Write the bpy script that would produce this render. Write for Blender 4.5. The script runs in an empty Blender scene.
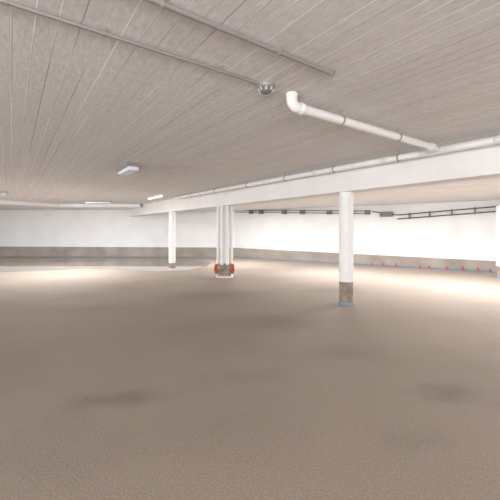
import bpy, bmesh, math, random
from mathutils import Vector, Matrix
random.seed(4)
sc=bpy.context.scene
COL=sc.collection
sc.view_settings.view_transform='Standard'
sc.view_settings.exposure=.2
F=333.0; HZ=230.0; CH=1.6
def at(px,py,z):            # world point of a measured photo pixel at a known height
    d=(z-CH)*F/(HZ-py); return Vector(((px-250)/F*d,d,z))
A=Vector((.58,-.81,0)).normalized()   # direction of the column row (towards the camera)
B=Vector((.81,.58,0)).normalized()    # across the row
P0=Vector((2.08,7.2,0))

# ---------------- materials ----------------
def mat(name,col,rough=.6,metal=0,spec=.5):
    m=bpy.data.materials.new(name); m.use_nodes=True
    b=m.node_tree.nodes['Principled BSDF']
    b.inputs['Base Color'].default_value=(*col,1); b.inputs['Roughness'].default_value=rough
    b.inputs['Metallic'].default_value=metal
    b.inputs['Specular IOR Level'].default_value=spec
    return m
def noisemat(name,c1,c2,scale,rough=.8,bump=.2,detail=6,bscale=None,bd=.01,lo=.35,hi=.65):
    m=mat(name,c1,rough); nt=m.node_tree; N=nt.nodes; L=nt.links; b=N['Principled BSDF']
    tc=N.new('ShaderNodeTexCoord'); n=N.new('ShaderNodeTexNoise'); n.inputs['Scale'].default_value=scale; n.inputs['Detail'].default_value=detail
    L.new(tc.outputs['Object'],n.inputs['Vector'])
    r=N.new('ShaderNodeValToRGB'); r.color_ramp.elements[0].position=lo; r.color_ramp.elements[1].position=hi
    r.color_ramp.elements[0].color=(*c1,1); r.color_ramp.elements[1].color=(*c2,1)
    L.new(n.outputs['Fac'],r.inputs['Fac']); L.new(r.outputs['Color'],b.inputs['Base Color'])
    n2=N.new('ShaderNodeTexNoise'); n2.inputs['Scale'].default_value=bscale or scale*4; n2.inputs['Detail'].default_value=4
    L.new(tc.outputs['Object'],n2.inputs['Vector'])
    bp=N.new('ShaderNodeBump'); bp.inputs['Strength'].default_value=bump; bp.inputs['Distance'].default_value=bd
    L.new(n2.outputs['Fac'],bp.inputs['Height']); L.new(bp.outputs['Normal'],b.inputs['Normal'])
    return m
M_wall=noisemat('white_wall_paint',(.79,.80,.81),(.84,.85,.86),1.2,.75,.1)
M_beam=noisemat('white_beam_paint',(.76,.75,.745),(.82,.81,.805),1.5,.7,.15)
M_pipe=mat('white_plastic_pipe',(.78,.77,.76),.35)
M_coll=mat('pipe_socket_plastic',(.66,.65,.64),.35)
M_steel=mat('galvanised_steel',(.30,.28,.27),.5,.25)
M_grey=mat('grey_cast_metal',(.17,.16,.16),.5,.2)
M_dark=mat('dark_grey_metal',(.08,.075,.075),.4,.4)
M_red=mat('red_paint',(.50,.08,.04),.45)
M_blue=mat('blue_tape',(.15,.29,.46),.5)
M_conc=noisemat('raw_concrete',(.29,.25,.215),(.39,.35,.31),1.2,.85,.3)
M_foot=noisemat('raw_concrete_foot',(.21,.165,.125),(.34,.285,.235),6,.85,.3)
M_colpaint=noisemat('column_paint',(.80,.80,.80),(.85,.85,.85),4,.45,.05)
M_lum=mat('luminaire_housing',(.78,.78,.78),.4)
def emis(name,col,s):
    m=mat(name,col,.5); b=m.node_tree.nodes['Principled BSDF']
    b.inputs['Emission Color'].default_value=(*col,1); b.inputs['Emission Strength'].default_value=s; return m
M_tube=emis('lit_tube',(1,.98,.96),1.2)
M_diff=mat('opal_diffuser',(.78,.82,.88),.3)

# board-formed ceiling
def ceiling_mat():
    m=mat('board_formed_concrete',(.7,.68,.67),.7); nt=m.node_tree; N=nt.nodes; L=nt.links; b=N['Principled BSDF']
    tc=N.new('ShaderNodeTexCoord'); mp=N.new('ShaderNodeMapping')
    ang=math.atan2(A.y,A.x)
    mp.vector_type='POINT'; mp.inputs['Rotation'].default_value=(0,0,-ang)
    L.new(tc.outputs['Object'],mp.inputs['Vector'])
    br=N.new('ShaderNodeTexBrick'); br.offset=.37; br.offset_frequency=2
    br.inputs['Scale'].default_value=1; br.inputs['Brick Width'].default_value=5.2; br.inputs['Row Height'].default_value=.125
    br.inputs['Mortar Size'].default_value=.0045; br.inputs['Mortar Smooth'].default_value=.3
    br.inputs['Color1'].default_value=(.665,.645,.64,1); br.inputs['Color2'].default_value=(.70,.685,.68,1)
    L.new(mp.outputs['Vector'],br.inputs['Vector'])
    mp2=N.new('ShaderNodeMapping'); mp2.inputs['Scale'].default_value=(3.5,9,1); L.new(mp.outputs['Vector'],mp2.inputs['Vector'])
    ns=N.new('ShaderNodeTexNoise'); ns.inputs['Scale'].default_value=3; ns.inputs['Detail'].default_value=10; ns.inputs['Roughness'].default_value=.65; L.new(mp2.outputs['Vector'],ns.inputs['Vector'])
    rs=N.new('ShaderNodeValToRGB'); rs.color_ramp.elements[0].position=.32; rs.color_ramp.elements[1].position=.68
    rs.color_ramp.elements[0].color=(.87,.865,.86,1); rs.color_ramp.elements[1].color=(1.09,1.09,1.09,1)
    L.new(ns.outputs['Fac'],rs.inputs['Fac'])
    mul=N.new('ShaderNodeMixRGB'); mul.blend_type='MULTIPLY'; mul.inputs['Fac'].default_value=1
    L.new(br.outputs['Color'],mul.inputs['Color1']); L.new(rs.outputs['Color'],mul.inputs['Color2'])
    mp3=N.new('ShaderNodeMapping'); mp3.inputs['Scale'].default_value=(.22,6,1); L.new(mp.outputs['Vector'],mp3.inputs['Vector'])
    nn=N.new('ShaderNodeTexNoise'); nn.inputs['Scale'].default_value=1.2; nn.inputs['Detail'].default_value=3; L.new(mp3.outputs['Vector'],nn.inputs['Vector'])
    r3=N.new('ShaderNodeValToRGB'); e=r3.color_ramp.elements
    e[0].position=.38; e[0].color=(.40,.38,.37,1); e[1].position=.54; e[1].color=(1,1,1,1)
    k=e.new(.46); k.color=(.63,.61,.60,1)
    L.new(nn.outputs['Fac'],r3.inputs['Fac'])
    mx=N.new('ShaderNodeMixRGB'); L.new(br.outputs['Fac'],mx.inputs['Fac']); L.new(mul.outputs['Color'],mx.inputs['Color1']); L.new(r3.outputs['Color'],mx.inputs['Color2'])
    L.new(mx.outputs['Color'],b.inputs['Base Color'])
    ad=N.new('ShaderNodeMath'); ad.operation='MULTIPLY_ADD'; ad.inputs[1].default_value=.6
    L.new(ns.outputs['Fac'],ad.inputs[0]); L.new(br.outputs['Fac'],ad.inputs[2])
    bp=N.new('ShaderNodeBump'); bp.inputs['Strength'].default_value=.6; bp.inputs['Distance'].default_value=.01
    L.new(ad.outputs[0],bp.inputs['Height']); L.new(bp.outputs['Normal'],b.inputs['Normal'])
    return m
M_ceil=ceiling_mat()

# sandy floor with damp spots
def floor_mat():
    m=mat('brown_granular_screed',(.3,.22,.17),.85,0,.3); nt=m.node_tree; N=nt.nodes; L=nt.links; b=N['Principled BSDF']
    tc=N.new('ShaderNodeTexCoord')
    def noise(s,d,off=0):
        n=N.new('ShaderNodeTexNoise'); n.inputs['Scale'].default_value=s; n.inputs['Detail'].default_value=d
        mp=N.new('ShaderNodeMapping'); mp.inputs['Location'].default_value=(off,off*2,0)
        L.new(tc.outputs['Object'],mp.inputs['Vector']); L.new(mp.outputs['Vector'],n.inputs['Vector']); return n
    n1=noise(70,5); r=N.new('ShaderNodeValToRGB'); r.color_ramp.elements[0].position=.3; r.color_ramp.elements[1].position=.7
    r.color_ramp.elements[0].color=(.285,.232,.192,1); r.color_ramp.elements[1].color=(.405,.342,.292,1)
    L.new(n1.outputs['Fac'],r.inputs['Fac'])
    n2=noise(.55,3,3.1); r2=N.new('ShaderNodeValToRGB'); r2.color_ramp.elements[0].position=.32; r2.color_ramp.elements[1].position=.55
    r2.color_ramp.elements[0].color=(.90,.895,.89,1); r2.color_ramp.elements[1].color=(1,1,1,1)
    L.new(n2.outputs['Fac'],r2.inputs['Fac'])
    mul=N.new('ShaderNodeMixRGB'); mul.blend_type='MULTIPLY'; mul.inputs['Fac'].default_value=1
    L.new(r.outputs['Color'],mul.inputs['Color1']); L.new(r2.outputs['Color'],mul.inputs['Color2'])
    cur=mul.outputs['Color']
    for (px,py,sx,sy,st) in [(118,398,.46,.17,.27),(272,322,.8,.55,.25),(448,392,.4,.2,.24),(345,352,.5,.3,.13),(245,375,.6,.2,.10),(215,295,1.3,.6,.17),(60,310,1.6,.5,.10),(335,290,.8,.6,.18),(420,440,.3,.15,.10)]:
        w=at(px,py,0)
        mp=N.new('ShaderNodeMapping'); mp.vector_type='TEXTURE'
        mp.inputs['Location'].default_value=w; mp.inputs['Scale'].default_value=(sx,sy,1); mp.inputs['Rotation'].default_value=(0,0,.15)
        nd=noise(2.5,3,px*.1)
        add=N.new('ShaderNodeVectorMath'); add.operation='MULTIPLY_ADD'; add.inputs[1].default_value=(.5,.4,0)
        L.new(nd.outputs['Color'],add.inputs[0]); L.new(tc.outputs['Object'],add.inputs[2])
        sub=N.new('ShaderNodeVectorMath'); sub.operation='SUBTRACT'; sub.inputs[1].default_value=(.25,.2,0); L.new(add.outputs[0],sub.inputs[0])
        L.new(sub.outputs[0],mp.inputs['Vector'])
        ln=N.new('ShaderNodeVectorMath'); ln.operation='LENGTH'; L.new(mp.outputs['Vector'],ln.inputs[0])
        mr=N.new('ShaderNodeMapRange'); mr.interpolation_type='SMOOTHSTEP'
        mr.inputs['From Min'].default_value=0; mr.inputs['From Max'].default_value=1.5; mr.inputs['To Min'].default_value=1-st; mr.inputs['To Max'].default_value=1
        L.new(ln.outputs['Value'],mr.inputs['Value'])
        mm=N.new('ShaderNodeMixRGB'); mm.blend_type='MULTIPLY'; mm.inputs['Fac'].default_value=1
        L.new(cur,mm.inputs['Color1']); L.new(mr.outputs[0],mm.inputs['Color2']); cur=mm.outputs['Color']
    L.new(cur,b.inputs['Base Color'])
    n4=noise(80,4,1); n5=noise(5,4,2)
    ad=N.new('ShaderNodeMath'); ad.operation='MULTIPLY_ADD'; ad.inputs[1].default_value=1.2; L.new(n5.outputs['Fac'],ad.inputs[0]); L.new(n4.outputs['Fac'],ad.inputs[2])
    bp=N.new('ShaderNodeBump'); bp.inputs['Strength'].default_value=.5; bp.inputs['Distance'].default_value=.008
    L.new(ad.outputs[0],bp.inputs['Height']); L.new(bp.outputs['Normal'],b.inputs['Normal'])
    return m
M_floor=floor_mat()
M_water=noisemat('wet_screed',(.24,.20,.17),(.34,.29,.25),1.5,.03,.01,3,3)
M_water.node_tree.nodes['Principled BSDF'].inputs['IOR'].default_value=1.8

# ---------------- mesh helpers ----------------
def obj(name,bm,m,smooth=False,parent=None,**kw):
    bmesh.ops.recalc_face_normals(bm,faces=bm.faces)
    me=bpy.data.meshes.new(name); bm.to_mesh(me); bm.free()
    if smooth:
        for p in me.polygons: p.use_smooth=True
        try: me.set_sharp_from_angle(angle=math.radians(40))
        except Exception: pass
    me.materials.append(m); o=bpy.data.objects.new(name,me); COL.objects.link(o)
    for k,v in kw.items(): o[k]=v
    if parent: o.parent=parent; o.matrix_parent_inverse=Matrix.Translation(parent.location).inverted()
    return o
def empty(name,loc,**kw):
    e=bpy.data.objects.new(name,None); e.location=loc; e.empty_display_size=.1; COL.objects.link(e)
    for k,v in kw.items(): e[k]=v
    return e
def prism(poly,z0,z1,bm=None):
    bm=bm or bmesh.new()
    lo=[bm.verts.new((p[0],p[1],z0)) for p in poly]; hi=[bm.verts.new((p[0],p[1],z1)) for p in poly]
    bm.faces.new(lo[::-1]); bm.faces.new(hi); n=len(poly)
    for i in range(n): bm.faces.new((lo[i],lo[(i+1)%n],hi[(i+1)%n],hi[i]))
    return bm
def sweep(bm,pts,r,seg=20,caps=True):
    pts=[Vector(p) for p in pts]; n=len(pts); rs=r if isinstance(r,(list,tuple)) else [r]*n
    t0=(pts[1]-pts[0]).normalized(); up=Vector((0,0,1)) if abs(t0.z)<.9 else Vector((1,0,0))
    u=t0.cross(up).normalized(); rings=[]; pt=t0
    for i in range(n):
        t=((pts[min(i+1,n-1)]-pts[i]).normalized()+(pts[i]-pts[max(i-1,0)]).normalized()) if 0<i<n-1 else (pts[1]-pts[0] if i==0 else pts[-1]-pts[-2])
        if t.length<1e-6: t=pt
        t.normalize(); u=(u-t*u.dot(t)).normalized(); v=t.cross(u); pt=t
        rings.append([bm.verts.new(pts[i]+(u*math.cos(2*math.pi*k/seg)+v*math.sin(2*math.pi*k/seg))*rs[i]) for k in range(seg)])
    for a,b in zip(rings,rings[1:]):
        for k in range(seg): bm.faces.new((a[k],a[(k+1)%seg],b[(k+1)%seg],b[k]))
    if caps: bm.faces.new(rings[0][::-1]); bm.faces.new(rings[-1])
    return bm
def ring(bm,c,d,r,l,seg=20):   # socket with rounded lips
    d=Vector(d).normalized(); c=Vector(c); e=l*.12
    return sweep(bm,[c-d*l/2,c-d*(l/2-e),c+d*(l/2-e),c+d*l/2],[r*.9,r,r,r*.9],seg)
def arc(p,d0,d1,R,n=8):   # corner at p, coming along d0 leaving along d1, radius R
    d0=Vector(d0).normalized(); d1=Vector(d1).normalized(); p=Vector(p)
    th=d0.angle(d1); tl=R*math.tan(th/2); s=p-d0*tl; nrm=(d1-d0*d0.dot(d1)).normalized(); c=s+nrm*R
    return [c-nrm*R*math.cos(th*i/n)+d0*R*math.sin(th*i/n) for i in range(n+1)]
def box(bm,c,du,dv,lu,lv,z0,z1,bev=0):
    c=Vector(c); du=Vector(du); dv=Vector(dv)
    poly=[c+du*a*lu/2+dv*b*lv/2 for a,b in ((-1,-1),(1,-1),(1,1),(-1,1))]
    b2=bmesh.new(); prism(poly,z0,z1,b2)
    if bev: bmesh.ops.bevel(b2,geom=b2.edges[:],offset=bev,segments=2,affect='EDGES')
    me=bpy.data.meshes.new('tmp'); b2.to_mesh(me); b2.free(); bm.from_mesh(me); bpy.data.meshes.remove(me)
    return bm

# ---------------- room shell ----------------
CZ=2.96; LZ=2.74; BZ=2.41
LW=Vector((-22,20.4,0)); CO=Vector((-.89,19.7,0)); RW1=Vector((9.5,12.7,0)); 
RE=CO+(RW1-CO)*1.45; BKY=-7
LD=Vector((-22,BKY,0)); RD=Vector((RE.x,BKY,0))
o=obj('floor',prism([LD+Vector((-.3,-.3,0)),RD+Vector((.3,-.3,0)),RE+Vector((.3,.3,0)),CO+Vector((0,.3,0)),LW+Vector((-.3,.3,0))],-.2,0),M_floor,kind='structure')
o=obj('ceiling',prism([LD+Vector((-.3,-.3,0)),RD+Vector((.3,-.3,0)),RE+Vector((.3,.3,0)),CO+Vector((0,.3,0)),LW+Vector((-.3,.3,0))],CZ,CZ+.2),M_ceil,kind='structure')
def wall(name,a,b,inn,h=CZ,t=.2,m=M_wall):
    inn=Vector(inn); return obj(name,prism([a,b,b-inn*t,a-inn*t],0,h),m,kind='structure')
def inward(a,b):
    d=(b-a).normalized(); n=Vector((-d.y,d.x,0)); 
    return n if (Vector((0,5,0))-a).dot(n)>0 else -n
wall('wall_far',LW,CO,inward(LW,CO)); wall('wall_right',CO,RE,inward(CO,RE))
wall('wall_side',RE,RD,inward(RE,RD)); wall('wall_back',RD,LD,inward(RD,LD)); wall('wall_left',LD,LW,inward(LD,LW))
def rowp(t,off=0): return P0+A*t+B*off
obj('ceiling_lower_slab',prism([rowp((7.2-19.75)/.8131,.1),CO,RE,RD,rowp((7.2-BKY)/.8131,.1)],LZ,CZ+.01),M_beam,kind='structure')
obj('trim_beam',prism([rowp(-15.55,-.2),rowp(-15.3,.2),rowp(17.2,.2),rowp(17.5,-.2)],BZ,CZ+.01),M_beam,kind='structure')
def fp(px,d): return Vector(((px-250)/F*d,d,0))
obj('trim_soffit',prism([fp(-230,10.2),fp(60,17.4),fp(140,17.4),Vector((-5.9,18.6,0)),Vector((-6.3,19.86,0)),Vector((-21.98,20.38,0)),Vector((-21.98,10.2,0))],2.80,CZ+.01),M_beam,kind='structure')
def strip(name,a,b,h0,h1,th,m,z0=0):
    n=inward(a,b); bm=bmesh.new()
    v=[bm.verts.new(p) for p in (a+Vector((0,0,z0)),b+Vector((0,0,z0)),b+n*th+Vector((0,0,z0)),a+n*th+Vector((0,0,z0)),a+Vector((0,0,z0+h0)),b+Vector((0,0,z0+h1)),b+n*th+Vector((0,0,z0+h1)),a+n*th+Vector((0,0,z0+h0)))]
    for f in ((0,1,2,3),(4,5,6,7),(0,1,5,4),(1,2,6,5),(2,3,7,6),(3,0,4,7)): bm.faces.new([v[i] for i in f])
    return obj(name,bm,m,kind='structure')
strip('baseboard_far',LW,CO,.62,.56,.03,M_conc)
strip('baseboard_right',CO,RE,.55,.34,.03,M_conc)
nR=inward(CO,RE); nL=inward(LW,CO)
strip('trim_1',CO+(RW1-CO)*.02+nR*.03,RE+nR*.03,.03,.05,.01,M_blue)
strip('trim_2',LW+(CO-LW)*.45+nL*.03,CO+nL*.03-(CO-LW)*.02,.035,.035,.01,M_blue)

# ---------------- columns ----------------
def column(c,label,rawh=.5,tape=True):
    c=Vector((c[0],c[1],0)); e=empty('column',c,label=label,category='column')
    r=.15
    obj('shaft',sweep(bmesh.new(),[c+Vector((0,0,rawh)),c+Vector((0,0,rawh+.01)),c+Vector((0,0,BZ))],[r-.003,r,r],40),M_colpaint,True,e)
    obj('bare_concrete_foot',sweep(bmesh.new(),[c,c+Vector((0,0,rawh))],r-.004,40),M_foot,True,e,label='unpainted grey-brown concrete foot of the column')
    if tape: obj('tape_band',sweep(bmesh.new(),[c+Vector((0,0,.0)),c+Vector((0,0,.05))],r+.002,40,True),M_blue,True,e,label='blue protective tape around the foot')
    return e
column(P0,'round white column with bare concrete foot and blue tape',.49)
column(rowp(-9.6),'slim round white column standing at the puddle edge',.12,False)
column((8.38,11.1),'round white column near the side wall',.4,True)

# ---------------- riser cluster ----------------
c=rowp(-5.05); e=empty('pipe_riser_column',c,label='white column flanked by vertical pipes with red valves at its foot',category='column')
obj('shaft',box(bmesh.new(),c,A,B,.24,.24,.48,BZ,.01),M_colpaint,False,e)
obj('bare_concrete_foot',box(bmesh.new(),c,(1,0,0),(0,1,0),.42,.36,0.02,.46,.02),M_foot,False,e,label='grey bare concrete foot')
obj('base_plate',box(bmesh.new(),c,(1,0,0),(0,1,0),.56,.46,0,.06,.01),M_coll,False,e)
for dx,dy in ((-.22,-.02),(-.075,-.20),(.10,-.20),(.23,.0)):
    p=c+Vector((dx,dy,0)); bm=bmesh.new()
    sweep(bm,[p+Vector((0,0,.44)),p+Vector((0,0,BZ+.0))],.052,20)
    ring(bm,p+Vector((0,0,1.35)),(0,0,1),.06,.09); ring(bm,p+Vector((0,0,.5)),(0,0,1),.062,.12)
    obj('riser_pipe',bm,M_pipe,True,e)
for s in (-1,1):
    p=c+Vector((s*.27,-.12,0)); bm=bmesh.new()
    sweep(bm,arc(p+Vector((0,0,.34)),(0,0,-1),(s,0,0),.05),.045,16)
    sweep(bm,[p+Vector((0,0,.46)),p+Vector((0,0,.38))],.05,16)
    ring(bm,p+Vector((s*.05,0,.34)),(1,0,0),.075,.03)
    ring(bm,p+Vector((0,0,.2)),(0,0,1),.055,.12)
    sweep(bm,[p+Vector((0,0,.14)),p+Vector((0,0,.34))],.035,16)
    w=[p+Vector((0,-.09,.26))+Vector((math.cos(a)*.07,0,math.sin(a)*.07)) for a in [i*math.pi/8 for i in range(17)]]
    sweep(bm,w,.012,8,False); sweep(bm,[p+Vector((0,0,.26)),p+Vector((0,-.1,.26))],.014,8)
    obj('red_valve',bm,M_red,True,e,label='red painted valve with hand wheel')

# ---------------- ceiling conduits ----------------
def conduit(name,p,q,r,label,endup=False,cat='conduit',step=.9):
    p=Vector(p);q=Vector(q); d=(q-p).normalized(); e=empty(name,p,label=label,category=cat)
    bm=bmesh.new(); pts=[p,q]
    if endup: pts=[p]+arc(q,d,(0,0,1),.03,5)+[Vector((q.x,q.y,CZ))]
    sweep(bm,pts,r,14)
    s=.35
    while s<(q-p).length: ring(bm,p+d*s,d,r*1.18,.07,14); s+=2.0
    obj('tube',bm,M_steel,True,e)
    s=.2; n=Vector((-d.y,d.x,0))
    while s<(q-p).length:
        b=bmesh.new(); ring(b,p+d*s,d,r*1.3,.022,14); box(b,p+d*s,d,n,.022,r*2.0,p.z+r*.8,CZ-.001); obj('clamp',b,M_steel,False,e); s+=step
    return e
q1=at(258,83,2.925); p1=q1-B*4.2
conduit('conduit',p1,q1,.015,'thin galvanised steel conduit clamped to the board-marked ceiling')
q2=at(333,74,2.925); p2=q2-B*4.4
conduit('conduit',p2,q2,.018,'thicker galvanised conduit bending up into the ceiling',True)
dc=at(266,88,2.93); dc=Vector((dc.x,dc.y,0)); e=empty('ceiling_detector',dc+Vector((0,0,CZ)),label='round domed metal detector fitting at conduit end',category='detector')
obj('mounting_base',sweep(bmesh.new(),[dc+Vector((0,0,z)) for z in (CZ,CZ-.02,CZ-.035,CZ-.04)],[.085,.085,.078,.07],28),M_steel,True,e)
bm=bmesh.new(); sweep(bm,[dc+Vector((0,0,z)) for z in (CZ-.04,CZ-.06,CZ-.075,CZ-.084,CZ-.087)],[.055,.053,.043,.025,.005],24)
obj('dome',bm,M_grey,True,e)
for i in range(8):
    a=i*math.pi/4; v=Vector((math.cos(a),math.sin(a),0)); obj('guard_rib',sweep(bmesh.new(),[dc+v*.072+Vector((0,0,CZ-.03)),dc+v*.062+Vector((0,0,CZ-.065))],.006,8),M_coll,True,e)

# ---------------- drain pipe with branch ----------------
Z1=2.83
pj=at(442,150,Z1); 
e=empty('drain_pipe',pj,label='long white plastic drain pipe with elbowed branch hung beside the beam',category='pipe')
far=pj-A*10.2+Vector((0,0,.06)); near=pj+A*5.0-Vector((0,0,.04)); d=(far-pj).normalized()
bm=bmesh.new(); sweep(bm,[near,pj,far],.055,24); obj('main_tube',bm,M_pipe,True,e)
for s in (.28,.95,2.6,4.4,6.2,8.0,9.8): 
    bm=bmesh.new(); ring(bm,pj+d*s,d,.067,.11,24); obj('socket',bm,M_coll,True,e)
bm=bmesh.new(); ring(bm,pj-d*.75,d,.067,.12,24); obj('socket',bm,M_coll,True,e)
def hanger(p,r,e):
    b=bmesh.new(); ring(b,p,d,r*1.16,.025,18); sweep(b,[p+Vector((0,0,r)),Vector((p.x,p.y,CZ))],.006,8); obj('hanger',b,M_steel,True,e)
for s in (-1.4,.7,2.1,3.6,5.2,7.0,8.8): hanger(pj+d*s,.057,e)
st=pj-B*3.12; dB=(pj-st).normalized()
cor=pj-B*.2
pts=[Vector((st.x,st.y,CZ))]+arc(st,(0,0,-1),dB,.07,8)+arc(cor,dB,(-A+B*.6).normalized(),.12,6)+[pj-A*.2+B*.0]
bm=bmesh.new(); sweep(bm,pts,.047,24); obj('branch_tube',bm,M_pipe,True,e)
bm=bmesh.new(); sweep(bm,[st+Vector((0,0,.1)),st+Vector((0,0,.075))]+arc(st,(0,0,-1),dB,.07,8)+[st+dB*.11],.054,24); ring(bm,st+dB*.13,dB,.060,.06,24); ring(bm,st+Vector((0,0,.105)),(0,0,1),.06,.04,24); obj('elbow',bm,M_pipe,True,e)
bm=bmesh.new(); sweep(bm,arc(cor,dB,(-A+B*.6).normalized(),.12,6),.056,24); obj('elbow',bm,M_pipe,True,e)
obj('socket',ring(bmesh.new(),cor-dB*.12,dB,.064,.09,24),M_coll,True,e)
obj('socket',ring(bmesh.new(),pj-A*.22,A,.068,.1,24),M_coll,True,e)
for s in (.75,1.9):
    b=bmesh.new(); p=st+dB*s; ring(b,p,dB,.056,.025,18); sweep(b,[p+Vector((0,0,.05)),Vector((p.x,p.y,CZ))],.006,8); obj('hanger',b,M_steel,True,e)

# ---------------- luminaires ----------------
def luminaire(c,L,w,label,u=A,z=CZ,lit=False,h=.09):
    c=Vector((c.x,c.y,0)); v=Vector((-u.y,u.x,0)); e=empty('ceiling_luminaire',c+Vector((0,0,z)),label=label,category='light')
    obj('housing',box(bmesh.new(),c,u,v,L,w,z-h*.5,z,.008),M_steel if not lit else M_lum,False,e)
    obj('diffuser',box(bmesh.new(),c,u,v,L-.03,w-.03,z-h,z-h*.5,.012),M_tube if lit else M_diff,False,e)
    return e
luminaire(at(128,168,2.92),.85,.24,'white box luminaire switched off, fixed to the ceiling',h=.14)
luminaire(at(98,202,2.92),1.2,.12,'narrow grey luminaire on the far ceiling',u=Vector((1,0,0)))
luminaire(at(155,197,2.92),1.5,.1,'lit fluorescent strip luminaire beside the drain pipe',lit=True)
luminaire(at(4,194,2.92),1.2,.18,'pale box luminaire on the far ceiling')

# ---------------- conduits / tray on angled wall ----------------
def wallp(px,z,off=.12):
    k=(px-250)/F; dv=RW1-CO; t=(k*CO.y-CO.x)/(dv.x-k*dv.y); p=CO+dv*t+nR*off; p.z=z; return p
def wpy(px,py,off=.12):
    p=wallp(px,0,off); p.z=CH+(HZ-py)*p.y/F; return p
e=empty('cable_tray',wpy(238,211),label='grey cable tray with small boxes running high on wall',category='cable tray')
for dz in (0,-.12):
    bm=bmesh.new(); a=wpy(236,210);b=wpy(370,211); a.z+=dz; b.z+=dz; sweep(bm,[a,b],.022,8); obj('rail',bm,M_grey,True,e)
wd=(RW1-CO).normalized()
for px in (252,262,285,303,330,352,368):
    p=wpy(px,211.5,.10); obj('bracket_box',box(bmesh.new(),p,wd,nR,.24,.14,p.z-.14,p.z+.06,.01),M_grey,False,e)
e=empty('service_pipes',wpy(400,216),label='pair of dark service pipes sloping along the wall',category='pipe')
for k,(y0,y1) in enumerate(((215,206),(219,211))):
    bm=bmesh.new(); a=wpy(398,y0);b=wpy(512,y1-.8); sweep(bm,[a,b],.024,10); obj('tube',bm,M_dark,True,e)
bm=bmesh.new(); sweep(bm,[wpy(373,211.5),wpy(398,215)],.024,10); obj('tube',bm,M_dark,True,e)
p=wpy(387,214,.1); obj('junction_box',box(bmesh.new(),p,wd,nR,.55,.16,p.z-.12,p.z+.1,.02),M_grey,False,e)
for px in (410,430,452,475,497):
    p=wpy(px,217-(px-398)*.082,.1); obj('bracket',box(bmesh.new(),p,wd,nR,.05,.2,p.z-.13,p.z+.13),M_grey,False,e)

# ---------------- red marker caps at wall foot ----------------
for px in (352,373,384,397,421,430,447,463,478,490):
    p=wallp(px,0,.14+random.random()*.15); h=.10+random.random()*.05
    e=empty('marker_cap',p,label='small red plastic cap standing at the wall foot',category='cap',group='red caps along the wall foot')
    bm=bmesh.new(); sweep(bm,[p,p+Vector((0,0,.02)),p+Vector((0,0,.025)),p+Vector((0,0,h)),p+Vector((0,0,h+.015))],[.05,.05,.035,.035,.02],12); obj('cap',bm,M_red,True,e)

# ---------------- puddle ----------------
edge=[(-80,274.5),(-40,273.5),(0,272),(45,270.5),(90,268.5),(125,270),(160,271.5),(190,270),(207,266),(211,262.5),(190,260.2),(140,259),(60,258.8),(-30,258.6),(-80,258.6)]
bm=bmesh.new(); vs=[bm.verts.new(at(x,y,0)+Vector((0,0,.004))) for x,y in edge]; bm.faces.new(vs)
obj('puddle',bm,M_water,label='shallow glossy puddle on the screed beside the far wall',category='puddle')

# ---------------- lights ----------------
def area(loc,rot,sx,sy,power,col=(1,.985,.97)):
    l=bpy.data.lights.new('lamp','AREA'); l.shape='RECTANGLE'; l.size=sx; l.size_y=sy; l.energy=power; l.color=col
    o=bpy.data.objects.new('lamp',l); o.location=loc; o.rotation_euler=rot; COL.objects.link(o); return o
ry=math.atan2(A.y,A.x)
for x,y,p in ((3.0,12.2,170),(5.8,9.6,190),(8.5,6.6,230),(-.6,15.5,150),(8.2,3.2,280)):
    area((x,y,LZ-.05),(0,0,ry),1.6,.25,p,(1,1,1))
for x,y,p in ((-3.9,15.8,80),(-8,14.8,140),(-13,13,180),(-17,9,260),(-6.5,12,200)):
    area((x,y,2.78 if x<-10 else CZ-.02),(0,0,ry),1.6,.2,p,(1,1,1))
# added out-of-view fill lights behind camera and at left, aimed up to brighten ceiling
area((-2,-6.3,1.2),(math.radians(122),0,0),12,2.0,1000,(1,1,1))
area((-16,2,1.2),(math.radians(122),0,math.radians(-75)),7,2.0,800,(1,1,1))
w=bpy.data.worlds.new('World'); sc.world=w; w.use_nodes=True
w.node_tree.nodes['Background'].inputs[0].default_value=(1,.97,.95,1); w.node_tree.nodes['Background'].inputs[1].default_value=.3

cam=bpy.data.cameras.new('Camera'); co=bpy.data.objects.new('Camera',cam); COL.objects.link(co)
co.location=(0,0,CH); co.rotation_euler=(math.radians(90),0,0); cam.sensor_width=36; cam.lens=F/500*36; cam.shift_y=-.04
cam.clip_start=.05; sc.camera=co
